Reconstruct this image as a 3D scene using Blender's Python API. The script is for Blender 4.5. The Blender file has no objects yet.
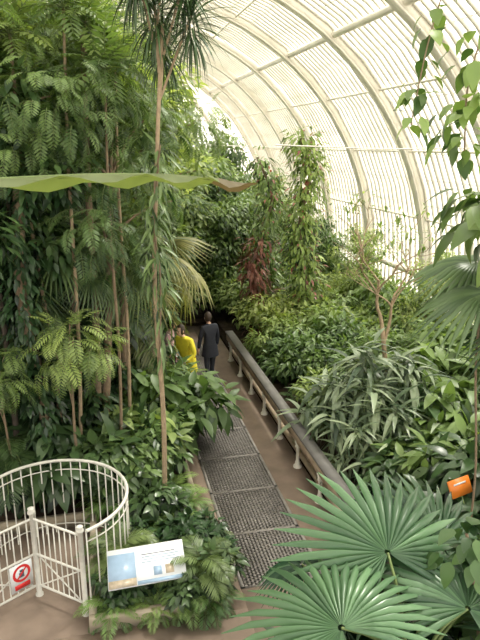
import bpy, math, numpy as np
from mathutils import Vector, Matrix
rng=np.random.default_rng(7)
sc=bpy.context.scene
col=sc.collection
A=np.array
# ------------------------------------------------------------ materials
def nm(name):
    m=bpy.data.materials.new(name); m.use_nodes=True
    nt=m.node_tree; nt.nodes.clear()
    return m,nt,nt.nodes,nt.links
def plain(name,c,rough=.6,metal=0,var=.15,scale=8,bump=0,c2=None):
    m,nt,n,l=nm(name)
    o=n.new('ShaderNodeOutputMaterial'); b=n.new('ShaderNodeBsdfPrincipled')
    tc=n.new('ShaderNodeTexCoord'); no=n.new('ShaderNodeTexNoise'); no.inputs['Scale'].default_value=scale; no.inputs['Detail'].default_value=6
    r=n.new('ShaderNodeValToRGB')
    c2=c2 or tuple(x*(1-var*2) for x in c)
    r.color_ramp.elements[0].position=.3; r.color_ramp.elements[0].color=(*c2,1)
    r.color_ramp.elements[1].position=.7; r.color_ramp.elements[1].color=(*c,1)
    l.new(tc.outputs['Object'],no.inputs['Vector']); l.new(no.outputs['Fac'],r.inputs['Fac'])
    l.new(r.outputs['Color'],b.inputs['Base Color'])
    b.inputs['Roughness'].default_value=rough; b.inputs['Metallic'].default_value=metal
    if bump:
        bp=n.new('ShaderNodeBump'); bp.inputs['Strength'].default_value=bump; bp.inputs['Distance'].default_value=.03
        l.new(no.outputs['Fac'],bp.inputs['Height']); l.new(bp.outputs['Normal'],b.inputs['Normal'])
    l.new(b.outputs[0],o.inputs[0]); return m
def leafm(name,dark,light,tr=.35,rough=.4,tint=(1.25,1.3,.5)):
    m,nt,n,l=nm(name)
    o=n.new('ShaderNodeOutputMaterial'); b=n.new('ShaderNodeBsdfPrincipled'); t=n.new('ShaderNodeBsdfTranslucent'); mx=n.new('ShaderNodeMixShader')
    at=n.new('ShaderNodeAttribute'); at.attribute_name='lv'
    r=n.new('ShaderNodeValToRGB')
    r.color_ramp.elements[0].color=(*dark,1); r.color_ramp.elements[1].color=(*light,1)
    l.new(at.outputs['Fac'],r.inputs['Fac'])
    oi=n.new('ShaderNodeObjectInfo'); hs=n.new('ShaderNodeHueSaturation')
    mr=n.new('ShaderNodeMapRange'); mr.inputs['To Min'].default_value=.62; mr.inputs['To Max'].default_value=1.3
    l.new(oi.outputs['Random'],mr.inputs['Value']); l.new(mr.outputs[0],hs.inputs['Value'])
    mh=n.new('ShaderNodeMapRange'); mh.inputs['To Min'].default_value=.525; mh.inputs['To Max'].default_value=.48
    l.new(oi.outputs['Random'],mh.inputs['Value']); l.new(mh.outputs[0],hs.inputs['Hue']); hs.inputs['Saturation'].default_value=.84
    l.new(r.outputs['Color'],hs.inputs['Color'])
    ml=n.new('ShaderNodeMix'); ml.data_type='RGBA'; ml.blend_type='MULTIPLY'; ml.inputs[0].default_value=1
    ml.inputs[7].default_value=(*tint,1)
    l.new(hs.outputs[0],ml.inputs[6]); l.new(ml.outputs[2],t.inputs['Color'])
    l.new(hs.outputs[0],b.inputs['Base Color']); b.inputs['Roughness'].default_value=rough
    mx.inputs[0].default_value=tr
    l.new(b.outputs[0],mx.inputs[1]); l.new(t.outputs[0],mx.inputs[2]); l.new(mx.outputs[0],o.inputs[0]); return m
M={}
M['bark']=plain('bark',(.28,.20,.13),.9,scale=14,bump=.5)
M['barkdark']=plain('bark_dark',(.08,.06,.045),.9,scale=14,bump=.5)
M['barkpale']=plain('bark_pale',(.42,.31,.20),.85,scale=18,bump=.4)
M['stem']=plain('green_stem',(.18,.24,.08),.6,scale=9)
M['pin']=leafm('leaf_pinnate',(.045,.105,.015),(.30,.44,.09),.38)
M['broad']=leafm('leaf_broad',(.025,.07,.014),(.19,.32,.07),.28,.35)
M['light']=leafm('leaf_light',(.13,.21,.04),(.52,.62,.21),.48,.4)
M['dark']=leafm('leaf_dark',(.008,.027,.009),(.075,.16,.04),.16,.3)
M['lance']=leafm('leaf_lance',(.05,.10,.045),(.40,.50,.30),.25,.35)
M['palm']=leafm('leaf_palm',(.015,.05,.013),(.15,.24,.055),.22,.35)
M['palmy']=leafm('leaf_palm_yellowing',(.09,.12,.03),(.40,.38,.12),.4,.4)
M['fan']=leafm('leaf_fan',(.018,.07,.028),(.13,.28,.11),.16,.26,(1.1,1.3,.5))
M['fandark']=leafm('leaf_fan_dark',(.015,.05,.018),(.10,.19,.06),.22,.33)
M['fern']=leafm('leaf_fern',(.03,.10,.014),(.20,.36,.06),.32,.4)
M['red']=leafm('leaf_red',(.16,.04,.03),(.38,.11,.07),.3)
M['banana']=leafm('leaf_banana',(.10,.14,.035),(.22,.28,.08),.40,.4)
M['brownleaf']=leafm('leaf_brown_tip',(.08,.06,.02),(.22,.17,.07),.3,.6,(1.2,1,.6))
M['iron']=plain('cream_painted_iron',(.80,.76,.67),.5,var=.07,scale=3)
M['white']=plain('white_painted_iron',(.70,.68,.62),.5,var=.1,scale=12)
M['soil']=plain('soil',(.075,.046,.03),1,scale=6,bump=1,var=.3)
M['path']=plain('path_stone',(.29,.215,.165),.85,scale=3,bump=.15,var=.15)
M['curb']=plain('curb_stone',(.44,.37,.28),.85,scale=6,bump=.2)
M['grate']=plain('cast_iron_grate',(.27,.245,.225),.6,.1,scale=10)
M['black']=plain('dark_void',(.03,.026,.022),1)
M['slate']=plain('dark_ledge_top',(.17,.16,.15),.5,scale=5,var=.15)
M['ledge']=plain('ledge_side',(.46,.35,.25),.7,scale=7)
M['stone']=plain('plinth_stone',(.5,.46,.38),.85,scale=3,bump=.2)
M['outer']=plain('exterior_gravel',(.6,.58,.5),.9,scale=1)
M['paper']=plain('sign_white',(.80,.82,.85),.3,var=.02)
M['blue']=plain('sign_blue',(.34,.47,.64),.3,var=.1)
M['sand']=plain('sign_sand',(.58,.48,.36),.3,var=.2,scale=20)
M['ink']=plain('sign_ink',(.12,.14,.2),.4)
M['redp']=plain('sign_red',(.70,.03,.03),.4,var=.05)
M['orange']=plain('sign_orange',(.9,.25,.03),.4,var=.05)
M['yellow']=plain('yellow_jacket_cloth',(.90,.76,.05),.7,scale=12,var=.1)
M['navy']=plain('navy_cloth',(.02,.022,.035),.8)
M['pink']=plain('pink_white_cloth',(.75,.6,.6),.8,scale=20,c2=(.6,.25,.28))
M['jean']=plain('dark_trousers',(.04,.045,.06),.85)
M['skin']=plain('skin',(.62,.38,.27),.5,var=.05)
M['hair']=plain('hair',(.05,.03,.02),.6)
M['shoe']=plain('shoe',(.03,.025,.02),.5)
m,nt,n,l=nm('frosted_glass'); o=n.new('ShaderNodeOutputMaterial')
tp=n.new('ShaderNodeBsdfTransparent'); tp.inputs[0].default_value=(.96,.96,.93,1)
tl=n.new('ShaderNodeBsdfTranslucent'); mx=n.new('ShaderNodeMixShader')
tc=n.new('ShaderNodeTexCoord'); no=n.new('ShaderNodeTexNoise'); no.inputs['Scale'].default_value=.9
r=n.new('ShaderNodeValToRGB'); r.color_ramp.elements[0].position=.35; r.color_ramp.elements[1].position=.65; r.color_ramp.elements[0].color=(.60,.57,.49,1); r.color_ramp.elements[1].color=(.96,.94,.87,1)
l.new(tc.outputs['Object'],no.inputs['Vector']); l.new(no.outputs['Fac'],r.inputs['Fac']); l.new(r.outputs[0],tl.inputs[0])
mx.inputs[0].default_value=.6; l.new(tp.outputs[0],mx.inputs[1]); l.new(tl.outputs[0],mx.inputs[2]); l.new(mx.outputs[0],o.inputs[0]); M['glass']=m

# ------------------------------------------------------------ mesh builder (all quads)
class MB:
    def __init__(s): s.V=[];s.F=[];s.K=[];s.L=[];s.n=0;s.m=[]
    def mi(s,k):
        if k not in s.m: s.m.append(k)
        return s.m.index(k)
    def add(s,VF,mat,lv=.5,off=(0,0,0)):
        V,F=VF; V=np.asarray(V,float)+A(off); F=np.asarray(F,int)
        s.V.append(V); s.F.append(F+s.n); s.K.append(np.full(len(F),s.mi(mat)))
        s.L.append(np.full(len(V),lv) if np.isscalar(lv) else lv); s.n+=len(V)
    def inst(s,T,pos,R,scale,mat,lv=None):
        V,F=T; N=len(pos)
        if N==0:return
        P=np.einsum('nij,vj->nvi',R,V)*np.asarray(scale).reshape(-1,1,1)+pos[:,None,:]
        FF=F[None]+np.arange(N)[:,None,None]*len(V)
        if lv is None: lv=rng.random(N)
        s.add((P.reshape(-1,3),FF.reshape(-1,4)),mat,np.repeat(lv,len(V)))
    def mesh(s,name):
        V=np.concatenate(s.V);F=np.concatenate(s.F);K=np.concatenate(s.K);L=np.concatenate(s.L)
        me=bpy.data.meshes.new(name); me.vertices.add(len(V)); me.vertices.foreach_set('co',V.ravel().astype('f'))
        me.loops.add(F.size); me.loops.foreach_set('vertex_index',F.ravel().astype('i'))
        me.polygons.add(len(F)); me.polygons.foreach_set('loop_start',(np.arange(len(F))*4).astype('i'))
        me.polygons.foreach_set('material_index',K.astype('i'))
        for k in s.m: me.materials.append(M[k])
        a=me.attributes.new('lv','FLOAT','POINT'); a.data.foreach_set('value',L.astype('f'))
        me.update(calc_edges=True); me.validate(); return me
    def obj(s,name,loc=(0,0,0),parent=None,smooth=False):
        me=s.mesh(name); o=bpy.data.objects.new(name,me); col.objects.link(o); o.location=loc
        if parent: o.parent=parent
        if smooth: me.polygons.foreach_set('use_smooth',[True]*len(me.polygons))
        return o
def put(me,name,loc,s=1,rz=0,sz=None):
    o=bpy.data.objects.new(name,me); col.objects.link(o); o.location=loc
    o.scale=(s,s,sz or s); o.rotation_euler=(0,0,rz); return o
def empty(name):
    o=bpy.data.objects.new(name,None); col.objects.link(o); return o
def box(x0,x1,y0,y1,z0,z1):
    V=[(x0,y0,z0),(x1,y0,z0),(x1,y1,z0),(x0,y1,z0),(x0,y0,z1),(x1,y0,z1),(x1,y1,z1),(x0,y1,z1)]
    return A(V,float),A([(3,2,1,0),(4,5,6,7),(0,1,5,4),(1,2,6,5),(2,3,7,6),(3,0,4,7)])
def nrm(v): return v/np.maximum(np.linalg.norm(v,axis=-1,keepdims=True),1e-9)
def tube(P,r,k=6,caps=True):
    P=np.asarray(P,float); n=len(P); r=np.broadcast_to(np.asarray(r,float),(n,))
    T=nrm(np.gradient(P,axis=0)); up=A([0,0,1.]) if abs(T[:,2]).mean()<.8 else A([1.,0,0])
    X=nrm(np.cross(T,up)); Y=np.cross(T,X)
    a=np.linspace(0,2*np.pi,k,endpoint=False)
    V=(P[:,None]+r[:,None,None]*(np.cos(a)[None,:,None]*X[:,None]+np.sin(a)[None,:,None]*Y[:,None])).reshape(-1,3)
    F=[(i*k+j,i*k+(j+1)%k,(i+1)*k+(j+1)%k,(i+1)*k+j) for i in range(n-1) for j in range(k)]
    if caps and k>=6:
        for b in (0,(n-1)*k):
            for j in range(1,k-2,2): F.append((b,b+j,b+j+1,b+j+2))
    return V,A(F)
def curve(P,n=12):
    P=np.asarray(P,float); m=len(P); 
    Q=np.vstack([2*P[0]-P[1],P,2*P[-1]-P[-2]]); out=[]
    for t in np.linspace(0,m-1-1e-6,n):
        i=int(t);u=t-i;a,b,c,d=Q[i:i+4]
        out.append(.5*((2*b)+(-a+c)*u+(2*a-5*b+4*c-d)*u*u+(-a+3*b-3*c+d)*u**3))
    return A(out)
def rotm(d,up=None,roll=None):
    d=nrm(d); N=len(d)
    if up is None: up=np.tile(A([0,0,1.]),(N,1))
    up=up+rng.normal(0,.02,(N,3))
    x=nrm(np.cross(d,up)); z=np.cross(x,d)
    return np.stack([x,d,z],axis=2)
def leaf(W=.35,fold=.1,droop=.25,n=3,pet=.0,peak=.4):
    V=[];F=[]
    for i in range(n+1):
        t=i/n; w=W*.5*max(.04,math.sin(math.pi*min(1,t**(math.log(.5)/math.log(peak))))**.8) if 0<i<n else W*.03
        y=pet+t*(1-pet); z=-droop*t*t
        V+=[(-w,y,z+fold*w),(0,y,z-fold*w*.5),(w,y,z+fold*w)]
    for i in range(n):
        b=i*3; F+=[(b,b+1,b+4,b+3),(b+1,b+2,b+5,b+4)]
    return A(V,float),A(F)
def frond(n=22,ll=.35,lw=.035,p0=40,p1=-40,fwd=.6,drop=.3,rows=2):
    mb=MB(); N=30; a=np.radians(np.linspace(p0,p1,N)); P=np.zeros((N,3))
    P[1:,1]=np.cumsum(np.cos(a[1:]))/N; P[1:,2]=np.cumsum(np.sin(a[1:]))/N
    mb.add(tube(P[::3],np.linspace(.011,.003,10),4),'stem')
    T=leaf(lw/ll if ll else .1,.2,.12,rows)
    ts=np.linspace(.14,.99,n); idx=(ts*(N-1)); 
    pp=A([[0,np.interp(i,range(N),P[:,1]),np.interp(i,range(N),P[:,2])] for i in idx])
    aa=np.interp(idx,range(N),a); tan=np.stack([0*aa,np.cos(aa),np.sin(aa)],1); nor=np.stack([0*aa,-np.sin(aa),np.cos(aa)],1)
    L=ll*np.sin(np.pi*np.clip(ts*.82+.14,0,1))**.7
    for sx in (-1,1):
        f=(fwd+ts*.6)[:,None]
        d=tan*f+A([sx,0,0])*1.0-A([0,0,1])*drop+rng.normal(0,.06,(n,3))
        mb.inst(T,pp,rotm(d,nor),L,'L')
    return mb
M['L']=None
def addmb(mb,src,pos,R,scale,leafmat,lv=None,rot=True):
    V=np.concatenate(src.V);F=np.concatenate(src.F);K=np.concatenate(src.K);LV=np.concatenate(src.L)
    N=len(pos)
    P=np.einsum('nij,vj->nvi',R,V)*np.asarray(scale).reshape(-1,1,1)+pos[:,None,:]
    if lv is None: lv=rng.random(N)
    Lv=np.clip(lv[:,None]*.75+LV[None]*.25,0,1)
    FF=F[None]+np.arange(N)[:,None,None]*len(V)
    KK=np.tile(K,N); km=[mb.mi(leafmat if k=='L' else k) for k in src.m]
    mb.V.append(P.reshape(-1,3)); mb.F.append(FF.reshape(-1,4)+mb.n); mb.K.append(A(km)[KK]); mb.L.append(Lv.reshape(-1)); mb.n+=N*len(V)
def Rz(a):
    a=np.asarray(a);c,s=np.cos(a),np.sin(a);z=0*a;o=z+1
    return np.stack([np.stack([c,-s,z],-1),np.stack([s,c,z],-1),np.stack([z,z,o],-1)],-2)
# ------------------------------------------------------------ plant types
def lobeleaves(mb,lobes,T,size,nper,mat,droop=.5,src=None):
    for (c,r) in lobes:
        N=int(nper*r*r); u=nrm(rng.normal(0,1,(N,3))); rad=r*rng.random(N)**.4
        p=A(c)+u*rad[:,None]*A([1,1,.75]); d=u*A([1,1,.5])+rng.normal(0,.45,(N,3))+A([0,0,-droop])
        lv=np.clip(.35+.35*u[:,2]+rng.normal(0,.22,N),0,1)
        s=size*rng.uniform(.7,1.25,N)
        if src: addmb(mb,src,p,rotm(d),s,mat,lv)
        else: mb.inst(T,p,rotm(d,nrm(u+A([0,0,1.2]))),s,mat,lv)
def tree(name,H,cr,z0,nl,lr,T,size,nper,mat,bark='bark',tr=.09,src=None,droop=.5,lean=.3):
    mb=MB(); top=A([rng.normal(0,lean),rng.normal(0,lean),H*.9])
    tp=curve([(0,0,-.1),(top[0]*.3+.1,top[1]*.3,H*.35),(top[0]*.8,top[1]*.7,H*.65),top],12)
    mb.add(tube(tp,np.linspace(tr,tr*.3,12),8),bark)
    lobes=[]
    for i in range(nl):
        z=z0+(H-z0)*(i+.5)/nl; a=i*2.4+rng.normal(0,.3); rr=cr*rng.uniform(.35,1)*math.sin(math.pi*(.15+.75*(i+.5)/nl))
        c=A([top[0]*z/H+rr*math.cos(a),top[1]*z/H+rr*math.sin(a),z]); lobes.append((c,lr*rng.uniform(.75,1.25)))
        b=tp[np.argmin(abs(tp[:,2]-max(z-.7,z*.6)))]
        mb.add(tube(curve([b,(b+c)/2+A([0,0,.12]),c],6),np.linspace(tr*.35,.012,6),5),bark)
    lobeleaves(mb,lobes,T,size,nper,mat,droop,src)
    return mb.mesh(name)
Lf=leaf(.42,.15,.25,3); Lsm=leaf(.5,.1,.15,2); Llan=leaf(.17,.2,.55,4); Lbig=leaf(.5,.12,.35,5,peak=.35); Lmed=leaf(.38,.2,.3,3)
comp=frond(9,.28,.09,10,-45,.35,.12,2)
compbig=frond(12,.24,.06,20,-50,.35,.1,2)
me_pin=tree('pinnate_tree',7.1,1.6,4.3,15,.62,None,.34,290,'pin',src=comp,tr=.10)
me_pin2=tree('pinnate_tree2',6.3,1.3,3.6,11,.6,None,.45,180,'broad',src=compbig,tr=.08)
me_pinS=tree('pinnate_small',2.9,.5,2.3,5,.32,None,.36,240,'pin',src=comp,tr=.03,lean=.1)
me_broad=tree('broadleaf_tree',6.5,1.5,3.6,14,.66,Lf,.21,720,'broad',tr=.1)
me_broadL=tree('broad_light_tree',6.3,1.4,3.6,14,.62,Lf,.20,760,'light',tr=.08)
me_broadM=tree('broad_mid_tree',6.3,1.4,3.8,14,.6,Lf,.19,800,'pin',tr=.08)
me_lighttree=tree('light_tree',5.5,1.7,1.4,18,.75,Lsm,.17,800,'light',tr=.07)
me_lt2=tree('small_leaf_tree',4.5,1.4,.8,16,.7,Lmed,.2,620,'pin',tr=.06)
me_lt3=tree('dark_small_leaf_tree',4.5,1.4,.8,16,.7,Lf,.24,520,'broad',tr=.06)
me_darktree=tree('dark_tree',5,1.3,.6,14,.62,Lf,.26,430,'dark','barkdark',tr=.07)
def shrub(name,H,r,n,T,size,mat,droop=.4,nper=300,bark='stem'):
    mb=MB(); lobes=[]
    for i in range(n):
        a=i*2.4; rr=r*math.sqrt((i+.3)/n)*.75; z=H*(.45+.4*rng.random())*(1-.35*rr/r)
        c=A([rr*math.cos(a),rr*math.sin(a),z]); lobes.append((c,r*.42))
        mb.add(tube(curve([(c[0]*.1,c[1]*.1,-.05),(c[0]*.6,c[1]*.6,z*.6),c],6),np.linspace(.025,.008,6),5),bark)
    lobeleaves(mb,lobes,T,size,nper,mat,droop); return mb.mesh(name)
me_sh_dark=shrub('dark_shrub',1.5,.9,9,Lbig,.34,'dark',nper=480)
me_sh_br=shrub('broad_shrub',1.5,.9,10,Lf,.26,'broad',nper=700)
me_sh_brP=shrub('big_leaf_shrub',1.5,.9,11,leaf(.42,.15,.3,5),.32,'pin',nper=360)
me_sh_li=shrub('light_shrub',1.5,1.0,12,Lsm,.13,'light',nper=1300)
me_sh_mid=shrub('mid_shrub',1.6,1.0,12,Lmed,.19,'pin',nper=800)
def rosette(name,n,T,L,mat,e0=-10,e1=80,h=0,trunk=0,heads=None,tm='bark'):
    mb=MB(); heads=heads or [(0,0,h)]
    for hd in heads:
        a=np.arange(n)*2.39996+rng.normal(0,.2,n); e=np.radians(np.linspace(e1,e0,n)+rng.normal(0,9,n))
        d=np.stack([np.cos(a)*np.cos(e),np.sin(a)*np.cos(e),np.sin(e)],1)
        mb.inst(T,np.tile(A(hd,float),(n,1))+d*.03+rng.normal(0,.07,(n,3)),rotm(d),L*rng.uniform(.7,1.2,n),mat)
        if trunk: mb.add(tube(curve([(hd[0]*.1,hd[1]*.1,-.05),(hd[0]*.5,hd[1]*.6,hd[2]*.5),hd],8),trunk,6),tm)
    return mb.mesh(name)
hs_=[(0,0,1.4),(.45,-.1,1.15),(-.45,-.15,1.1),(.15,-.5,.85),(-.2,.4,1.35),(.5,.4,1.25),(-.6,.25,.95),(-.35,-.55,.65),(.5,-.55,.65),(0,-.1,.95),(.75,.05,.9),(.2,.2,1.6),(-.75,-.1,.6)]
me_lance=rosette('lance_shrub',34,leaf(.20,.2,.8,6),.40,'lance',-60,60,trunk=.016,tm='stem',heads=hs_)
def fern(name,n,L,mat,p=(75,-30),ll=.26,lw=.03,h=.05,e=(60,10),nl=26,trunk=0):
    mb=MB(); K=4
    for k in range(K):
        src=frond(nl,ll,lw,e[0]-(e[0]-e[1])*k/(K-1)+15,-25-20*k/(K-1)*1.5,.5,.15)
        m_=max(1,n//K); a=rng.uniform(0,6.28,1)+np.arange(m_)*6.283/m_+rng.normal(0,.15,m_)+k*.7
        addmb(mb,src,np.tile(A([0,0,h]),(m_,1)),Rz(a),L*rng.uniform(.85,1.15,m_),mat)
    if trunk: mb.add(tube(curve([(0,0,-.1),(.05,.03,h*.5),(0,0,h)],10),np.linspace(trunk,trunk*.7,10),8),'bark')
    return mb.mesh(name)
me_fern=fern('fern',20,.75,'fern')
me_palm=fern('feather_palm',16,2.0,'palm',ll=.32,lw=.028,h=2.6,e=(70,0),nl=44,trunk=.08)
me_palmS=fern('small_palm',16,1.35,'palm',ll=.34,lw=.035,h=.7,e=(75,15),nl=34,trunk=.06)
me_palmY=fern('yellow_palm',12,1.7,'palmy',ll=.30,lw=.03,h=2.1,e=(55,-20),nl=40,trunk=.07)
def fanleaf(n=34,span=135,fuse=.5,droop=.25,tipdroop=.2):
    V=[];F=[]; angs=np.radians(np.linspace(-span,span,n)); da=angs[1]-angs[0]
    for a in angs:
        R=(1-.28*(abs(a)/math.radians(span))**2)*rng.uniform(.92,1.05); tw=rng.normal(0,.03)
        rows=[(.03,1),(fuse*.6,1),(fuse,1),(fuse+.25,.6),(1,.05)]
        b=len(V)
        for (r,w) in rows:
            h=da*.5*w
            rr=r*R; z=-droop*rr*rr-(tipdroop*max(0,r-fuse)**1.5)
            for s,dz in ((-1,-.026),(0,.03),(1,-.026)):
                aa=a+s*h+tw*max(0,r-fuse)
                V.append((rr*math.sin(aa),rr*math.cos(aa),z+dz*min(1,r*3)*w))
        for i in range(len(rows)-1):
            q=b+i*3; F+=[(q,q+1,q+4,q+3),(q+1,q+2,q+5,q+4)]
    return A(V,float),A(F)
FL=[fanleaf(30),fanleaf(36,145,.48,.35,.35),fanleaf(30,120,.4,.3,.9)]
def addfan(mb,hub,d,up,R,mat,root=None,k=0,lv=.6):
    RR=rotm(A([d],float),A([up],float)); V,F=FL[k]
    lvs=np.repeat(np.clip(lv+rng.normal(0,.2,len(V)//15),0,1),15)
    P=np.einsum('ij,vj->vi',RR[0],V)*R+A(hub); mb.add((P,F),mat,lvs)
    if root is not None:
        mid=(A(root)+A(hub))/2+A([0,0,.12]); mb.add(tube(curve([root,mid,hub],8),np.linspace(.016,.009,8),6),'stem')
def fanpalm(name,n,h,R,pl,mat,k=2,trunk=.07,e=(70,-30)):
    mb=MB(); mb.add(tube(curve([(0,0,-.1),(.05,0,h*.5),(0,0,h)],8),np.linspace(trunk,trunk*.8,8),8),'bark')
    for i in range(n):
        a=i*2.4; el=math.radians(e[0]+(e[1]-e[0])*i/(n-1)); d=A([math.cos(a)*math.cos(el),math.sin(a)*math.cos(el),math.sin(el)])
        hub=A([0,0,h])+d*pl; d2=d*1+A([0,0,-.45]); addfan(mb,hub,d2,(0,0,1),R*rng.uniform(.85,1.1),mat,(0,0,h),k,rng.uniform(.3,.8))
    return mb.mesh(name)
me_fanY=fanpalm('droop_fan',12,2.5,.62,.6,'palmy')
me_fanG=fanpalm('droop_fan_green',13,3.4,.6,.55,'palm')
def vine(name,P,n,T,size,mat,spread,r=.012,tlo=0,mat2=None):
    mb=MB(); C=curve(P,max(12,len(P)*5)); mb.add(tube(C,r,5),'bark')
    t=(tlo+(1-tlo)*rng.random(n))*(len(C)-1.01); i=t.astype(int); p=C[i]+(C[i+1]-C[i])*(t-i)[:,None]
    u=nrm(rng.normal(0,1,(n,3))*A([1,1,.5])); rad=spread*rng.random(n)**.6
    q=p+u*rad[:,None]; 
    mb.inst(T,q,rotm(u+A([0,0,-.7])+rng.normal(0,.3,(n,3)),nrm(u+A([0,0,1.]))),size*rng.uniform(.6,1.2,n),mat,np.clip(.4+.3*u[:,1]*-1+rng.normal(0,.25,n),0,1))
    if mat2:
        k=n//9; mb.inst(T,q[:k]+u[:k]*.06,rotm(u[:k]),size*rng.uniform(.6,1,k),mat2)
    return mb
# ------------------------------------------------------------ architecture
CX,CZ,RR_=0.95,1.6,7.5
flo=MB()
flo.add(box(-6.4,1.36,-4,5.68,-.3,0),'path')
flo.add(box(1.36,2.40,-4,6.0,-.3,0),'path'); flo.add(box(2.40,8.3,-4,4.6,-.3,-.02),'path')
flo.add(box(-6.4,-.36,5.68,7.7,-.3,0),'path')
flo.add(box(1.13,1.36,5.68,17,-.3,0),'path'); flo.add(box(2.40,2.98,4.6,17,-.3,0),'path')
flo.add(box(1.36,2.40,6.0,17,-.3,-.12),'black'); flo.add(box(1.36,2.40,15.6,17,-.12,0),'path')
flo.obj('floor')
g=MB(); 
for k in range(9):
    y0=6.0+k*1.05; y1=y0+1.05; x0,x1=1.36,2.40
    for b in ((x0,x1,y0,y0+.02),(x0,x1,y1-.02,y1),(x0,x0+.045,y0,y1),(x1-.045,x1,y0,y1)): g.add(box(*b,-.05,.008),'grate',.5)
    st=.0585
    for sgn in (1,-1):
        c=-1.2
        while c<2.4:
            pts=[]
            for t in np.linspace(0,1,41):
                x=x0+t*(x1-x0); y=y0+sgn*(x-x0)*.62+c
                if y0<=y<=y1: pts.append((x,y))
            if len(pts)>2:
                a,b=A(pts[0]),A(pts[-1]); d=nrm(b-a); nn=A([-d[1],d[0]])*.0135
                V=[(*(a-nn),-.012),(*(b-nn),-.012),(*(b+nn),-.012),(*(a+nn),-.012),(*(a-nn),.002),(*(b-nn),.002),(*(b+nn),.002),(*(a+nn),.002)]
                g.add((A(V),box(0,1,0,1,0,1)[1]),'grate')
            c+=st
g.obj('floor_grating')
def soil(name,x0,x1,y0,y1,z=.1,amp=.05):
    nx=max(2,int((x1-x0)/.25));ny=max(2,int((y1-y0)/.25)); X,Y=np.meshgrid(np.linspace(x0,x1,nx+1),np.linspace(y0,y1,ny+1))
    Z=z+amp*(np.sin(X*3.1+Y)+np.cos(Y*2.7-X*1.3))*.5+rng.normal(0,amp*.25,X.shape)
    V=np.stack([X,Y,Z],-1).reshape(-1,3); F=[(j*(nx+1)+i,j*(nx+1)+i+1,(j+1)*(nx+1)+i+1,(j+1)*(nx+1)+i) for j in range(ny) for i in range(nx)]
    mb=MB(); mb.add((V,A(F)),'soil'); 
    mb.add(box(x0,x1,y0,y1,-.28,-.02),'soil'); return mb.obj(name,smooth=False)
soil('soil_bed',-.28,1.05,5.76,17); soil('soil_bed',-6.38,-.28,7.78,30.5); soil('soil_bed',3.1,8.28,4.7,30.5,.15)
soil('soil_bed',-.28,3.1,17,37,.1); soil('soil_bed',1.3,4.2,1.2,4.4,.1)
soil('soil_bed',-3.0,-1.3,1.8,4.2,.1)
cb=MB()
for b in ((-.36,1.13,5.68,5.76),(1.05,1.13,5.76,17),(-.36,-.28,5.765,7.695),(-6.38,-.285,7.7,7.78),(1.2,4.3,4.4,4.5),(1.2,1.3,1.2,4.395)): cb.add(box(*b,0,.17),'curb')
cb.obj('planting_bed_curb')
ld=empty('heating_pipe_ledge')
m1=MB(); m1.add(box(2.82,3.0,6.2,14.2,.61,.65),'slate'); m1.obj('ledge_top',parent=ld)
m1=MB(); m1.add(box(2.84,2.98,6.25,14.15,.45,.61),'ledge'); m1.obj('ledge_beam',parent=ld)
m1=MB()
for i in range(8):
    y=6.5+i*1.05
    zz=A([0,.03,.04,.10,.12,.34,.36,.40,.46]); r_=A([.07,.07,.045,.04,.028,.028,.05,.04,.06])
    m1.add(tube(np.stack([0*zz+2.88,0*zz+y,zz],1),r_,10),'iron')
m1.obj('ledge_posts',parent=ld,smooth=False)
m1=MB(); m1.add(tube([(2.94,6.3,.2),(2.94,10,.2),(2.94,14,.2)],.045,8),'ledge'); m1.add(box(3.02,3.09,6.2,14.2,-.02,.30),'stone'); m1.obj('ledge_back',parent=ld)
# vault
def arc(th,r,y): return A([CX+r*np.cos(th),np.full_like(th,y),CZ+r*np.sin(th)]).T
def sweep(P,Q,wdir,w):
    wd=A(wdir,float)*w; n=len(P); V=np.concatenate([P-wd,P+wd,Q+wd,Q-wd]); F=[]
    for i in range(n-1):
        for a,b in ((0,1),(1,2),(2,3),(3,0)): F.append((a*n+i,b*n+i,b*n+i+1,a*n+i+1))
    return V,A(F)
ceil=empty('ceiling'); th=np.linspace(0,np.pi,41); yend=31.0; ZP=.9
ribs=MB()
ribY=[0.6,4.1,7.7,11.2,14.7,18.2,21.6,25,28,31]
for y in ribY:
    ribs.add(sweep(arc(th,RR_-.24,y),arc(th,RR_-.02,y),(0,1,0),.06),'iron'); ribs.add(sweep(arc(th,RR_-.27,y),arc(th,RR_-.23,y),(0,1,0),.12),'iron')
    for sx in (-1,1):
        x=CX+sx*(RR_-.13); ribs.add(box(x-.12,x+.12,y-.06,y+.06,ZP,CZ),'iron')
bars=MB()
for y in np.arange(-4,yend,.27):
    bars.add(sweep(arc(th[::2],RR_-.04,y),arc(th[::2],RR_+.03,y),(0,1,0),.023),'iron')
    for sx in (-1,1):
        x=CX+sx*RR_; bars.add(box(x-.03,x+.03,y-.02,y+.02,ZP,CZ),'iron')
gl=MB()
P=arc(th,RR_+.01,-4);Q=arc(th,RR_+.01,yend);n=len(P)
gl.add((np.vstack([P,Q]),A([(i,i+1,n+i+1,n+i) for i in range(n-1)])),'glass')
for sx in (-1,1):
    x=CX+sx*(RR_+.01); gl.add((A([(x,-4,ZP),(x,yend,ZP),(x,yend,CZ),(x,-4,CZ)]),A([(0,1,2,3)])),'glass')
th2=np.linspace(0,np.pi/2,21)
def mer(ph,r): 
    a=A([CX+r*np.cos(th2)*np.cos(ph),yend+r*np.cos(th2)*np.sin(ph),CZ+r*np.sin(th2)]).T
    return np.vstack([a[0]*A([1,1,0])+A([0,0,ZP]),a])
phs=np.linspace(0,np.pi,73)
for k,ph in enumerate(phs):
    wd=(-math.sin(ph),math.cos(ph),0); bars.add(sweep(mer(ph,RR_-.02),mer(ph,RR_+.035),wd,.02),'iron')
    if k%12==0: ribs.add(sweep(mer(ph,RR_-.25),mer(ph,RR_-.02),wd,.07),'iron')
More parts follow.
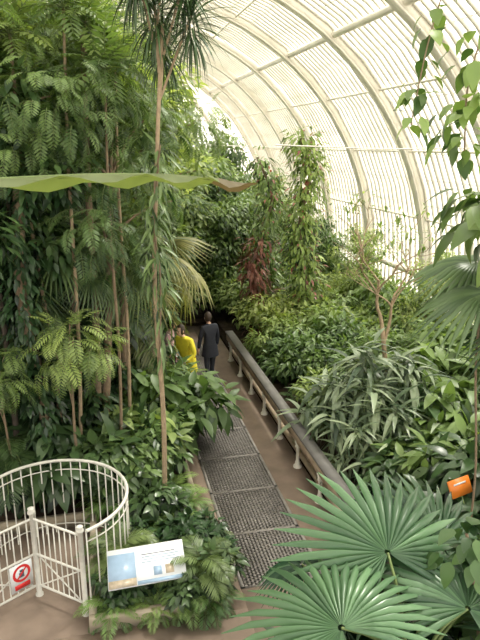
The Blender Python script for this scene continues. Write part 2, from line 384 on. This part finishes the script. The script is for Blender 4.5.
G=np.concatenate([mer(ph,RR_+.01) for ph in phs]); n2=22
gl.add((G,A([(k*n2+i,k*n2+i+1,(k+1)*n2+i+1,(k+1)*n2+i) for k in range(72) for i in range(21)])),'glass')
pur=MB()
for dg in (0,12,26,39,52,66,80,93,106,120,134,148,162,180):
    t=math.radians(dg); x=CX+(RR_-.10)*math.cos(t); z=CZ+(RR_-.10)*math.sin(t)
    pur.add(tube([(x,-4,z),(x,14,z),(x,yend,z)],.08 if dg in(52,0,128) else .028,6),'iron')
    rr=(RR_-.1)*math.cos(t)
    if dg<90: 
        a=np.linspace(0,np.pi,30); pur.add(tube(np.stack([CX+rr*np.cos(a),yend+rr*np.sin(a),0*a+z],1),.03,6),'iron')
for dg in np.arange(4,180,5.3):
    t=math.radians(dg); x=CX+(RR_+.0)*math.cos(t); z=CZ+(RR_+.0)*math.sin(t)
    pur.add(tube([(x,-4,z),(x,14,z),(x,yend,z)],.011,4),'iron')
for y in (11.2,18.2):
    for zz_ in (4.95,):
        xx=math.sqrt(RR_**2-(zz_-CZ)**2)-.1; pur.add(tube([(CX+2.2,y,zz_+.05),(CX+(xx+2)/2,y,zz_-.03),(CX+xx,y,zz_)],.012,4),'iron')
ribs.obj('ribs',parent=ceil); bars.obj('glazing_bars',parent=ceil); gl.obj('glass',parent=ceil,smooth=True); pur.obj('purlins',parent=ceil)
w=MB(); w.add(box(CX+RR_-.15,CX+RR_+.25,-4,yend,-.3,ZP),'stone'); w.obj('wall_right')
w=MB(); w.add(box(CX-RR_-.25,CX-RR_+.15,-4,yend,-.3,ZP),'stone'); w.obj('wall_left')
w=MB(); a=np.linspace(0,np.pi,40); i_=np.stack([CX+(RR_-.15)*np.cos(a),yend+(RR_-.15)*np.sin(a),0*a-.3],1); o_=np.stack([CX+(RR_+.25)*np.cos(a),yend+(RR_+.25)*np.sin(a),0*a-.3],1)
up=A([0,0,ZP+.3]); V=np.concatenate([i_,o_,o_+up,i_+up]); n=40
w.add((V,A([(a_*n+i,b_*n+i,b_*n+i+1,a_*n+i+1) for i in range(n-1) for a_,b_ in ((0,1),(1,2),(2,3),(3,0))])),'stone'); w.obj('wall_back')
w=MB(); w.add(box(-60,60,-40,90,-.5,-.31),'outer'); w.obj('exterior_ground')
# ------------------------------------------------------------ white railing, gate
rl=empty('white_railing'); C0=A([-.75,6.75]); R0=.88
m1=MB(); ang=np.radians(np.linspace(-62,215,50))
for z in (1.05,.12,.92): m1.add(tube(np.stack([C0[0]+R0*np.cos(ang),C0[1]+R0*np.sin(ang),0*ang+z],1),.020 if z>1 else .008,8),'white')
m1.obj('rails',parent=rl,smooth=True)
m1=MB()
for a in np.radians(np.arange(-62,216,8.2)):
    x,y=C0[0]+R0*math.cos(a),C0[1]+R0*math.sin(a); m1.add(tube([(x,y,0),(x,y,.5),(x,y,1.05)],.009,6),'white')
m1.obj('balusters',parent=rl)
gt=empty('white_gate')
p1=A([-.93,6.42]);p3=A([-1.55,6.0]); p2=A([-.40,5.98])
m1=MB()
for p,h in ((p1,1.14),(p2,1.12),(p3,1.14)):
    zz=A([0,.02,.03,h-.08,h-.07,h-.05,h-.03,h-.01,h]); r_=A([.045,.045,.03,.03,.045,.045,.03,.04,.015])
    m1.add(tube(np.stack([0*zz+p[0],0*zz+p[1],zz],1),r_,10),'white')
m1.obj('posts',parent=gt)
m1=MB()
for q,r_ in ((p1,p2),(p1,p3)):
    for z in (1.0,.14,.55):
        m1.add(tube([(*q,z),(*((q+r_)/2),z),(*r_,z)],.014,6),'white')
    for t in np.linspace(.1,.9,8):
        p=q+(r_-q)*t; m1.add(tube([(*p,.14),(*p,.5),(*p,1.0)],.008,6),'white')
    for (ta,tb,za,zb) in ((.05,.95,.14,.55),(.05,.95,.55,.14)):
        a_=q+(r_-q)*ta;b_=q+(r_-q)*tb; m1.add(tube([(*a_,za),(*((a_+b_)/2),(za+zb)/2),(*b_,zb)],.009,6),'white')
m1.obj('panels',parent=gt)
ns=MB(); d=nrm((p3-p1)); c=p1+d*.2; nn=A([d[1],-d[0]]); 
if nn[1]>0: nn=-nn
def onp(u,v,off): return (c[0]+d[0]*u+nn[0]*off, c[1]+d[1]*u+nn[1]*off, .40+v)
def slab(u0,u1,v0,v1,o0,o1):
    V=[onp(u0,v0,o0),onp(u1,v0,o0),onp(u1,v1,o0),onp(u0,v1,o0),onp(u0,v0,o1),onp(u1,v0,o1),onp(u1,v1,o1),onp(u0,v1,o1)]
    return A(V),box(0,1,0,1,0,1)[1]
ns.add(slab(-.13,.13,-.19,.14,.02,.03),'paper')
aa=np.linspace(0,2*np.pi,33); V=[];
for r_ in (.075,.105): V+=[onp(r_*math.cos(a),r_*math.sin(a)+.02,.034) for a in aa]
ns.add((A(V),A([(i,i+1,34+i-0,33+i) for i in range(32)])),'redp')
V=[onp(.08*math.cos(a)+s*.01*math.sin(a),.08*math.sin(a)-s*.01*math.cos(a)+.02,.036) for a in (2.35,2.35+math.pi) for s in (-1,1)]
ns.add((A([V[0],V[1],V[2],V[3]]),A([(0,1,2,3)])),'redp')
ns.add(slab(-.03,.03,-.03,.03,.031,.033),'ink'); ns.add(slab(-.02,.02,.035,.065,.031,.033),'ink'); ns.add(slab(-.09,.09,-.17,-.11,.031,.033),'redp')
ns.obj('no_climbing_sign')
# lectern sign
le=empty('information_board'); cx,cy,cz=.28,5.92,.58; tilt=math.radians(28); hw,hh=.42,.22
def lp(u,v,w_): return (cx+u, cy+v*math.cos(tilt)-w_*math.sin(tilt)+u*.05, cz+v*math.sin(tilt)+w_*math.cos(tilt))
def lslab(u0,u1,v0,v1,w0,w1):
    V=[lp(*q) for q in ((u0,v0,w0),(u1,v0,w0),(u1,v1,w0),(u0,v1,w0),(u0,v0,w1),(u1,v0,w1),(u1,v1,w1),(u0,v1,w1))]; return A(V),box(0,1,0,1,0,1)[1]
m1=MB(); m1.add(lslab(-hw,hw,-hh,hh,-.02,0),'paper'); m1.add(lslab(-hw+.005,-.12,-hh+.005,hh-.06,0,.003),'blue')
m1.add(lslab(-hw+.005,-.12,-hh+.005,-.13,.003,.004),'sand'); m1.add(lslab(-.11,.41,-hh+.005,-hh+.045,0,.003),'blue'); m1.add(lslab(.07,.16,-.14,-.04,0,.003),'blue'); m1.add(lslab(.2,.29,-.14,-.04,0,.003),'sand')
for k in range(4): m1.add(lslab(-.05,.36-.04*(k%2),.02+k*.03,.027+k*.03,0,.003),'ink' if k==3 else 'blue')
m1.obj('panel',parent=le)
m1=MB()
for sx in (-.3,.3): m1.add(tube([(cx+sx,cy+.02,.05),(cx+sx,cy+.02,.3),(cx+sx,cy+.02,.55)],.02,8),'white')
m1.obj('legs',parent=le)
os_=MB(); os_.add(box(-.17,.17,-.01,.01,.55,.75),'orange'); os_.add(box(-.1,.1,-.013,-.009,.68,.70),'paper'); os_.add(tube([(0,.015,-.5),(0,.015,.3),(0,.015,.6)],.01,6),'stem')
o=os_.obj('orange_plant_label',(4.05,5.5,.55)); o.rotation_euler=(-.5,0,.3)
# ------------------------------------------------------------ people
def person(name,loc,rz,jac,leg,hair,pose='stand',s=1):
    J={'pel':(0,0,.93),'sp':(0,.01,1.10),'ch':(0,.0,1.28),'ne':(0,.01,1.43),'hb':(0,.03,1.50)}
    R={'pel':(.15,.115),'sp':(.135,.10),'ch':(.165,.115),'ne':(.055,.055),'hb':(.05,.05)}
    E=[('pel','sp'),('sp','ch'),('ch','ne'),('ne','hb')]
    lean=.12 if pose=='lean' else .03
    for sd,x in (('l',-1),('r',1)):
        st=.10*x
        J.update({'hip'+sd:(.09*x,0,.86),'kn'+sd:(.10*x,.03+st*.4,.48),'an'+sd:(.10*x,st,.09),'to'+sd:(.11*x,st+.15,.04),
                  'sh'+sd:(.175*x,0,1.37),'el'+sd:(.24*x,.04,1.10),'wr'+sd:(.17*x,.26,1.05+.05*x)})
        if pose=='stand': J['wr'+sd]=(.25*x,.10,.86)
        R.update({'hip'+sd:(.095,.095),'kn'+sd:(.062,.062),'an'+sd:(.045,.045),'to'+sd:(.04,.03),'sh'+sd:(.07,.07),'el'+sd:(.052,.052),'wr'+sd:(.036,.036)})
        E+=[('pel','hip'+sd),('hip'+sd,'kn'+sd),('kn'+sd,'an'+sd),('an'+sd,'to'+sd),('ch','sh'+sd),('sh'+sd,'el'+sd),('el'+sd,'wr'+sd)]
    ks=list(J); 
    def bend(p):
        p=A(p,float)
        if p[2]>.95: p[1]+=(p[2]-.95)*lean*2.2
        return p
    V=[bend(J[k]) for k in ks]
    me=bpy.data.meshes.new('tmp'); me.from_pydata([tuple(v) for v in V],[(ks.index(a),ks.index(b)) for a,b in E],[])
    ob=bpy.data.objects.new('tmp',me); col.objects.link(ob); md=ob.modifiers.new('s','SKIN')
    for i,k in enumerate(ks): me.skin_vertices[0].data[i].radius=R[k]; me.skin_vertices[0].data[i].use_root=(k=='pel')
    md.use_smooth_shade=True; s2=ob.modifiers.new('u','SUBSURF'); s2.levels=2;s2.render_levels=2
    dg=bpy.context.evaluated_depsgraph_get(); ev=ob.evaluated_get(dg).to_mesh()
    VV=A([v.co[:] for v in ev.vertices]); FF=[tuple(p.vertices) for p in ev.polygons if len(p.vertices)==4]
    ob.evaluated_get(dg).to_mesh_clear(); bpy.data.objects.remove(ob)
    mb=MB(); FF=A(FF); C=VV[FF].mean(1)
    wr=[bend(J['wrl']),bend(J['wrr'])]; isk=(C[:,2]>1.455)|(np.linalg.norm(C-wr[0],axis=1)<.045)|(np.linalg.norm(C-wr[1],axis=1)<.045)
    shoe=C[:,2]<.085; trous=(C[:,2]<.80)&~shoe&~isk; jk=~(isk|shoe|trous)
    for msk,mt in ((isk,'skin'),(shoe,'shoe'),(trous,leg),(jk,jac)): mb.add((VV,FF[msk]),mt)
    def ball(c,r,nu=16,nv=12):
        V=[];F=[]
        for i in range(nv+1):
            t=math.pi*i/nv
            for j in range(nu):
                p=2*math.pi*j/nu; V.append((c[0]+r[0]*math.sin(t)*math.cos(p),c[1]+r[1]*math.sin(t)*math.sin(p),c[2]+r[2]*math.cos(t)))
        F=[(i*nu+j,i*nu+(j+1)%nu,(i+1)*nu+(j+1)%nu,(i+1)*nu+j) for i in range(nv) for j in range(nu)]
        return A(V),A(F)
    h=bend((0,.045,1.585)); V,F=ball(h,(.075,.095,.115)); low=V[:,2]<h[2]; V[low,0]=h[0]+(V[low,0]-h[0])*(1-.25*(h[2]-V[low,2])/.115); mb.add((V,F),'skin')
    mb.add(ball(h+A([0,.098,-.01]),(.012,.018,.022),8,6),'skin')
    for x in (-1,1):
        mb.add(ball(h+A([.03*x,.083,.012]),(.012,.008,.008),8,6),'hair'); mb.add(ball(h+A([.076*x,0,-.005]),(.012,.02,.03),8,6),'skin')
    mb.add(ball(h+A([0,.086,-.05]),(.024,.008,.006),8,6),'redp')
    V,F=ball(h+A([0,-.012,.018]),(.086,.098,.118)); cc=V[F].mean(1); keep=(cc[:,1]<h[1]+.045)|(cc[:,2]>h[2]+.075); keep&=(cc[:,2]>h[2]-.08); mb.add((V,F[keep]),hair)
    for x,w_ in ((-1,wr[0]),(1,wr[1])):
        f=nrm(A([-.25*x,.9,-.15]) if pose=='lean' else A([0,.25,-1.])); side=A([1.,0,0]); cu=nrm(A([0,-.35,-.9])) if pose=='lean' else nrm(A([-.3*x,.6,-.6]))
        mb.add(ball(w_+f*.05,(.036,.05,.018) if pose=='lean' else (.02,.036,.05),10,8),'skin')
        sd_=side if pose=='lean' else A([0,1.,0])
        for k,L in enumerate((.062,.072,.068,.052)):
            b=w_+f*.09+sd_*(k-1.5)*.018; mb.add(tube([b,b+f*L*.5+cu*.006,b+f*L*.8+cu*.03],[.009,.008,.006],6),'skin')
        b=w_+f*.03+sd_*(.034 if pose!='lean' else -.034*x); mb.add(tube([b,b+f*.025+sd_*(.018 if pose!='lean' else -.02*x),b+f*.055+sd_*(.02 if pose!='lean' else -.022*x)],[.011,.009,.007],6),'skin')
    hz=np.linspace(.70,.98,5); a=np.linspace(0,2*np.pi,17)[:16]
    V=[(rx*math.cos(t)*(.185),rx*math.sin(t)*.145,z) for z,rx in zip(hz,(1.15,1.1,1.03,.98,.93)) for t in a]
    mb.add((A(V),A([(i*16+j,i*16+(j+1)%16,(i+1)*16+(j+1)%16,(i+1)*16+j) for i in range(4) for j in range(16)])),jac)
    o=mb.obj(name,loc,smooth=True); o.rotation_euler=(0,0,rz); o.scale=(s,s,s); return o
person('woman_in_yellow_jacket',(1.55,11.6,0),2.3,'yellow','jean','hair','lean',.98)
person('visitor_in_dark_coat',(2.15,12.5,0),.4,'navy','jean','hair','stand',.93)
person('visitor_in_pink_top',(1.22,12.1,0),-1.9,'pink','jean','hair','stand',.95)
# ------------------------------------------------------------ planting : left
def P_(me,name,lst):
    for t in lst: put(me,name,(t[0],t[1],.05),t[2],rng.uniform(0,6.28))
P_(me_pin,'pinnate_leaf_tree',[(-1.6,9.0,1),(-.75,10.0,.98),(-2.6,11.5,1.0),(.15,11.6,1.0)])
P_(me_pin2,'tall_pinnate_shrub_tree',[(-2.1,9.6,1.0),(-.2,9.0,.93)])
P_(me_broad,'broadleaf_tree',[(-1.1,8.8,.88),(-1.7,12.2,1.08),(-2.8,14.5,1.05),(-.4,14.5,1.15),(-2.4,18,1.05),(.45,13.2,.85)])
P_(me_broadL,'yellow_green_tree',[(.55,12.6,1.05),(.9,14.6,.98)])
P_(me_broadM,'mid_green_tree',[(-.5,11.4,1.1),(-1.7,10.6,1.08)])
P_(me_lighttree,'light_green_tree',[(.9,16.4,1.0),(1.3,18.6,1.08),(-1,20,1.2),(.5,24,1.1),(-3,23,1.0)])
P_(me_darktree,'dark_leaf_tree',[(-1.2,9.6,.8),(-.2,10.2,.7),(.3,11.6,.72),(-2.4,9.5,.85),(-1.9,12.0,.95),(-.5,12.6,.9),(.2,14.8,.8),(-.7,9.3,.66)])
P_(me_palm,'feather_palm',[(-1.75,9.9,1.05),(-.45,11.2,1.05)])
P_(me_palmY,'drooping_feather_palm',[(.2,11.4,1.05)])
P_(me_fanY,'drooping_fan_palm',[(.85,11.1,1.08)])
P_(me_fanG,'green_fan_palm',[(.3,9.8,.95),(-.45,9.2,.92)])
P_(me_pinS,'small_pinnate_tree',[(-.45,8.3,.95),(-1.2,8.15,.82)])
P_(me_palmS,'understory_palm',[(-1.5,8.5,.9),(-.2,9.2,.8)])
P_(me_sh_dark,'dark_leaf_shrub',[(-.1,8.3,.75),(-1.0,8.5,.8),(-2.2,8.6,1),(.2,8.9,.75),(.4,10.2,.9),(.5,11.4,1.0),(-.7,9.6,1.2),(.45,13.0,1.1),(-1.5,9.2,1.3),(-.5,8.5,1.0)])
P_(me_sh_brP,'big_leaf_shrub',[(1.0,9.8,1.1),(.4,9.1,.88)])
P_(me_sh_br,'broadleaf_shrub',[(.6,8.9,.75),(.5,14.2,1.2),(.85,13.6,.9),(.95,10.9,.85),(.15,8.3,.72)])
P_(me_fern,'fern',[(.75,8.1,.8),(.3,7.5,.75),(.8,7.2,.7),(.25,6.9,.7),(.85,6.4,.65),(-.05,6.35,.6),(.72,5.9,.7),(-.1,5.9,.62),(.5,6.6,.7),(.95,5.8,.6),(-.05,7.9,.8),(1.0,6.7,.7),(.95,7.7,.6),(.35,5.8,.45)])
P_(me_palmS,'low_cycad',[(.9,6.0,.42),(.0,6.5,.4)])
P_(me_sh_dark,'low_dark_foliage',[(.1,6.9,.35),(.5,6.15,.3),(.9,6.0,.42),(.0,6.0,.3),(.55,7.6,.45),(1.0,6.9,.32),(.7,5.85,.3),(1.0,6.4,.4),(.8,6.7,.42)])
# dense leafy back
P_(me_lt2,'small_leaf_tree',[(1.8,18.0,.9),(3.9,22.5,1.0),(5.3,23.5,.85),(6.2,24,.75),(5.0,20,.72),(6.3,20.5,.65),(6.4,17.5,.62)])
P_(me_lt3,'dark_small_leaf_tree',[(2.9,19.5,.95),(3.7,17.4,.72),(2.6,24,1.15),(4.6,25.5,1.1),(2.3,21.5,1.05),(4.5,18.9,.75)])
P_(me_lighttree,'light_green_tree',[(4.4,17.8,.58),(6.9,12.0,.48),(6.7,15.2,.5),(5.6,21.5,.7)])
P_(me_sh_li,'light_green_shrub',[(4.3,14.7,1.15),(5.2,16,1.2),(4.0,16.3,1.2),(6.3,18,1.2),(6.2,14.5,1.2),(6.7,16,1.25),(5.9,12.4,1.15),(2.2,17.6,1.3),(5.2,13.7,1.1),(6.7,11.2,1.2)])
P_(me_sh_mid,'leafy_shrub',[(5.0,12.9,1.0),(4.1,11.6,.8),(3.9,13.2,.8),(6.6,12.8,1.25),(6.3,10.3,1.15),(5.3,11.0,.95),(4.9,11.9,.95),(6.8,10.2,1.15),(6.7,14.2,1.25),(4.6,16.9,1.3),(3.9,10.3,.6),(6.7,19,1.25)])
P_(me_sh_br,'broadleaf_shrub',[(5.2,8.9,1.05),(6.3,8.5,1.2),(4.4,9.4,.8),(6.9,8.6,1.15),(6.0,6.9,1.1),(3.9,12.3,.8),(4.7,10.4,.85)])
P_(me_sh_brP,'big_leaf_shrub',[(5.3,7.7,1.15),(4.5,7.0,.95),(5.9,9.4,1.3),(6.6,7.0,1.3)])
P_(me_sh_dark,'dark_leaf_shrub',[(4.9,7.8,1.0),(4.05,6.9,.8),(5.3,6.6,1.1),(4.6,5.9,1.0),(5.8,5.6,1.2),(3.9,5.6,.75)])
P_(me_lance,'lance_leaf_shrub',[(3.95,8.8,1.1),(4.5,8.1,1.0),(3.85,7.9,.8)])
P_(me_fern,'fern',[(3.6,6.2,.6),(3.6,9.6,.6),(3.6,11,.6)])
# dark fan palm, right edge
mb=MB(); rt=(4.2,5.3,3.35); mb.add(tube(curve([(4.3,5.4,0),(4.25,5.35,1.7),rt],8),np.linspace(.09,.07,8),10),'bark')
for hub,d,R,lv in (((3.55,5.1,3.66),(-1,.3,-.12),.75,.6),((3.75,5.6,3.85),(-.8,.7,.05),.72,.8),((3.75,4.9,3.35),(-.8,-.1,-.45),.62,.3),((4.1,4.6,3.6),(-.1,-1,-.3),.8,.5),((4.8,5.2,3.7),(1,.1,-.2),.8,.5),((4.3,6.0,3.7),(.1,1,-.2),.8,.6),((4.2,5.3,4.1),(.4,.3,.8),.6,.6),((4.7,5.8,3.3),(.7,.5,-.5),.7,.3)):
    addfan(mb,hub,d,(0,-.25,1),R,'fandark',rt,1,lv)
mb.obj('dark_fan_palm')
# climbers
vine('v',[(0,0,0),(.1,.05,1.5),(-.12,0,3),(.1,0,4.2),(-.15,0,5.1)],2000,Lmed,.19,'pin',.5,r=.05,mat2='red').obj('climbing_vine',(4.8,14.3,.1))
vine('v',[(0,0,0),(.1,.05,1.2),(-.18,0,2.6),(.1,0,3.6),(-.3,0,4.6)],1300,Lmed,.19,'broad',.5,r=.04,mat2='red').obj('climbing_vine',(4.25,15.6,.1))
vine('v',[(0,0,0),(.1,.05,1.2),(-.18,0,2.3),(.1,0,3.2)],900,Lmed,.17,'broad',.5,r=.04,mat2='red').obj('climbing_vine',(4.9,14.6,.1))
vine('v',[(0,0,0),(.1,.05,1.0),(-.18,0,1.9),(.1,0,2.6)],500,Lmed,.2,'red',.4,r=.04).obj('red_leaf_shrub',(3.9,15.2,.1))
LvA=leaf(.6,.12,.3,5,peak=.35)
vine('v',[(.15,.1,8.7),(.0,.05,7.2),(.1,0,6.2),(-.05,0,5.5),(.0,.05,4.95)],85,LvA,.2,'pin',.24,r=.008,tlo=.35).obj('hanging_vine',(2.98,4.75,0))
vine('v',[(.3,.1,8.75),(.15,.05,7.2),(.1,0,6.4),(-.05,0,5.75),(-.12,.05,5.15)],42,LvA,.16,'pin',.13,r=.006,tlo=.45).obj('hanging_vine',(2.6,4.75,0))
vine('v',[(0,0,0),(.05,0,1.5),(-.1,0,3),(.0,.05,4.0),(-.1,.1,4.5)],90,Lbig,.32,'broad',.42,tlo=.8).obj('climbing_philodendron',(3.6,5.1,.1))
# dracaena tall thin
mb=MB(); tp=curve([(0,0,-.1),(.03,0,1.5),(-.02,0,3.2),(.08,0,5.0),(.18,0,6.2)],24); mb.add(tube(tp,np.linspace(.036,.02,24),8),'barkpale')
Ts=leaf(.05,.3,.6,5)
for hd,bz in (((.1,.05,6.4),5.6),((.45,.1,6.7),5.7),((-.1,-.1,6.75),5.8),((.25,-.05,7.1),6.2),((.5,.0,6.3),5.4),((.2,.3,6.1),5.4)):
    mb.add(tube(curve([(.12,0,bz),((hd[0]+.12)/2,0,(bz+hd[2])/2),hd],6),.016,6),'barkpale')
    n=120;a=np.arange(n)*2.4;e=np.radians(np.linspace(85,-50,n)); d=np.stack([np.cos(a)*np.cos(e),np.sin(a)*np.cos(e),np.sin(e)],1)
    mb.inst(Ts,A(hd)+d*.02-np.linspace(0,.25,n)[:,None]*A([0,0,1]),rotm(d),.44*rng.uniform(.8,1.2,n),'dark')
mb.obj('tall_thin_dracaena',(.64,7.6,.1))
vine('v',[(0,0,2.2),(.05,0,3.3),(.0,0,4.0),(.1,0,4.9)],260,leaf(.16,.2,.4,3),.26,'palm',.2).obj('twining_vine',(.64,7.55,.1))
for x,y,h,r_,mt in ((-.5,8.5,6.5,.03,'barkpale'),(.55,10.2,6.5,.05,'stem'),(-.95,8.6,6.8,.055,'barkdark'),(-.25,9.0,6.4,.06,'bark'),(.25,9.1,6,.03,'barkpale'),(-1.3,8.3,6,.045,'barkdark'),(.85,12.2,5.3,.04,'barkpale'),(-.7,8.7,6.2,.035,'bark'),(.1,8.6,5.8,.025,'bark')):
    mb=MB(); lx,ly=rng.normal(0,.15,2); C=curve([(0,0,-.1),(lx*.4+.03,ly*.4,h*.35),(lx*.8-.03,ly,h*.7),(lx,ly,h)],16); mb.add(tube(C,np.linspace(r_,r_*.6,16),8),mt)
    hd=C[-1]; n=26;a=np.arange(n)*2.4;e=np.radians(np.linspace(80,-30,n)); d=np.stack([np.cos(a)*np.cos(e),np.sin(a)*np.cos(e),np.sin(e)],1)
    addmb(mb,comp,hd+d*.02,rotm(d),rng.uniform(.45,.8,n),'pin'); mb.obj('slender_trunk_tree',(x,y,.1))
vine('v',[(0,0,0),(.1,.0,1.5),(-.05,0,3),(.05,0,4.5)],1500,Lmed,.15,'dark',.3,r=.08).obj('ivy_clad_trunk',(-1.0,8.3,.1))
# bare tree
mb=MB()
def br(p,d,L,r,dep):
    q=[A(p,float)];dd=nrm(A(d,float))
    for i in range(4):
        dd=nrm(dd+rng.normal(0,.13,3)); q.append(q[-1]+dd*L/4)
    mb.add(tube(curve(q,8),np.linspace(r,r*.6,8),6),'barkpale')
    if dep:
        for k in range(2 if dep<3 else 3): br(q[-1 if k<1 else -2],nrm(dd+rng.normal(0,.5,3)*A([1,1,.4])+A([0,0,.12])),L*.75,r*.6,dep-1)
    else:
        n=5; u=nrm(rng.normal(0,1,(n,3))); mb.inst(Lmed,q[-1]+u*.06,rotm(u),rng.uniform(.08,.14,n),'light')
mb.add(tube(curve([(0,0,-.1),(.05,0,.6),(-.1,0,1.3),(-.2,.0,1.9)],10),np.linspace(.055,.04,10),8),'barkpale')
br((-.2,0,1.9),(-.35,0,1),.85,.034,4); br((-.15,0,1.7),(.5,.1,1),.8,.03,4)
mb.obj('bare_branched_tree',(4.75,9.3,.1))
# foreground fan palm
mb=MB(); rt=(1.95,3.2,1.35); mb.add(tube(curve([(0+2.0,3.1,-.0),(2.0,3.15,.7),rt],8),np.linspace(.09,.07,8),10),'bark')
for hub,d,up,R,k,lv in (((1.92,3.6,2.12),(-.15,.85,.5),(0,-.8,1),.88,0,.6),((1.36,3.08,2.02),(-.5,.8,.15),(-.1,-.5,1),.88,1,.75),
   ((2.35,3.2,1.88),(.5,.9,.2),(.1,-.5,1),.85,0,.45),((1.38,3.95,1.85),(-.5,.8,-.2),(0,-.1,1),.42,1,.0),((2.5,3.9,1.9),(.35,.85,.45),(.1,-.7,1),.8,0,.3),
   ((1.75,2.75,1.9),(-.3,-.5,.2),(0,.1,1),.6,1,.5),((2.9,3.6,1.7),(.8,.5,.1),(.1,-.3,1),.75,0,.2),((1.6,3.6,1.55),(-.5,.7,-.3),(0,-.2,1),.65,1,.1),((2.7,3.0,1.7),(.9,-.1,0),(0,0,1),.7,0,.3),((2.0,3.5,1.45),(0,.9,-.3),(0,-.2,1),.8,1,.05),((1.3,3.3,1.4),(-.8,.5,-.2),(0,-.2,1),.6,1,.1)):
    addfan(mb,hub,d,up,R,'fan',rt,k,lv)
mb.obj('fan_palm')
put(me_sh_br,'broadleaf_shrub',(2.9,3.9,.1),.9,1.0,1.1); put(me_sh_dark,'dark_leaf_shrub',(2.3,3.7,.1),.9,2.0,1.0); put(me_sh_dark,'dark_leaf_shrub',(3.4,4.0,.1),1,2)
put(me_sh_dark,'dark_leaf_shrub',(1.8,3.75,.1),.75,1); put(me_palmS,'understory_palm',(1.75,3.3,.1),.7,1.2); put(me_sh_dark,'dark_leaf_shrub',(1.9,3.0,.1),.8,4); put(me_sh_dark,'dark_leaf_shrub',(1.6,3.9,.1),.7,5)
put(me_fern,'fern',(1.45,4.2,.1),1.0,1); put(me_sh_dark,'dark_leaf_shrub',(1.4,4.1,.1),.6,3)
vine('v',[(0,0,0),(.05,0,1.0),(-.1,0,1.9),(-.15,.05,2.2)],60,LvA,.17,'broad',.26,tlo=.55).obj('climbing_philodendron',(2.6,3.4,.1))
# banana with long leaf
mb=MB(); mb.add(tube(curve([(-2.0,3.0,0),(-1.95,3,2),(-1.9,3.0,4.1)],10),np.linspace(.13,.07,10),10),'stem')
def banleaf(root,pts,W,tilt,tipb=True):
    C=curve([root]+pts,40); T=nrm(np.gradient(C,axis=0)); side=nrm(np.cross(T,A([0,0,1.]))); nor=np.cross(side,T)
    ct,stt=math.cos(tilt),math.sin(tilt); S=side*ct+nor*stt; Nn=np.cross(S,T)
    mb.add(tube(C,np.linspace(.022,.004,40),6),'stem')
    i0=8; V=[];F=[];lvv=[]
    for j,i in enumerate(range(i0,40)):
        t=(i-i0)/(39-i0); w_=W*max(.03,math.sin(math.pi*min(1,.06+t*.90))**.4)
        for k,s in enumerate((-1,-.5,0,.5,1)):
            wob=.02*math.sin(i*1.3+k*2)*abs(s); V.append(C[i]+S[i]*s*w_+Nn[i]*(-.22*w_*(abs(s))**1.3+.006+wob))
            lvv.append(.35+.4*((i+k)%3)/3)
    n=40-i0
    for j in range(n-1):
        for k in range(4): F.append((j*5+k,j*5+k+1,(j+1)*5+k+1,(j+1)*5+k))
    F=A(F); nb=int((n-1)*.90)*4; V=A(V); lvv=A(lvv)
    mb.add((V,F[:nb]),'banana',lvv); mb.add((V,F[nb:]),'brownleaf',lvv)
banleaf((-1.9,3.0,4.1),[(-1.6,3.0,4.62),(-1.0,3.0,4.80),(-.2,3.0,4.86),(.35,3.0,4.86),(.74,3.0,4.81)],.18,.14)
banleaf((-1.9,3.0,4.1),[(-2.3,3.2,4.8),(-2.9,3.4,4.9),(-3.5,3.6,4.5)],.25,.1)
banleaf((-1.9,3.0,4.1),[(-2.1,2.6,4.8),(-2.3,1.8,5.2),(-2.4,1.0,4.9)],.25,.1)
banleaf((-1.9,3.0,4.1),[(-1.95,3.2,5.0),(-2.1,3.7,5.6),(-2.5,4.2,5.7)],.22,.1)
mb.obj('banana_plant')
# ------------------------------------------------------------ light & camera
w=bpy.data.worlds.new('World'); sc.world=w; w.use_nodes=True
w.node_tree.nodes['Background'].inputs[0].default_value=(1,.99,.96,1); w.node_tree.nodes['Background'].inputs[1].default_value=2.15
L=bpy.data.lights.new('sun','SUN'); L.energy=9.5; L.angle=math.radians(10); L.color=(1,.97,.88)
o=bpy.data.objects.new('sun',L); col.objects.link(o); o.rotation_euler=Vector((-.55,-.35,-1)).to_track_quat('-Z','Y').to_euler()
cam=bpy.data.cameras.new('camera'); cam.lens=35; cam.sensor_width=36; cam.sensor_fit='AUTO'; cam.clip_end=300
co=bpy.data.objects.new('camera',cam); col.objects.link(co); co.location=(0,0,5)
co.rotation_euler=(math.radians(90-15.72),0,math.radians(-12.65)); sc.camera=co
sc.view_settings.view_transform='Standard'; sc.view_settings.exposure=0
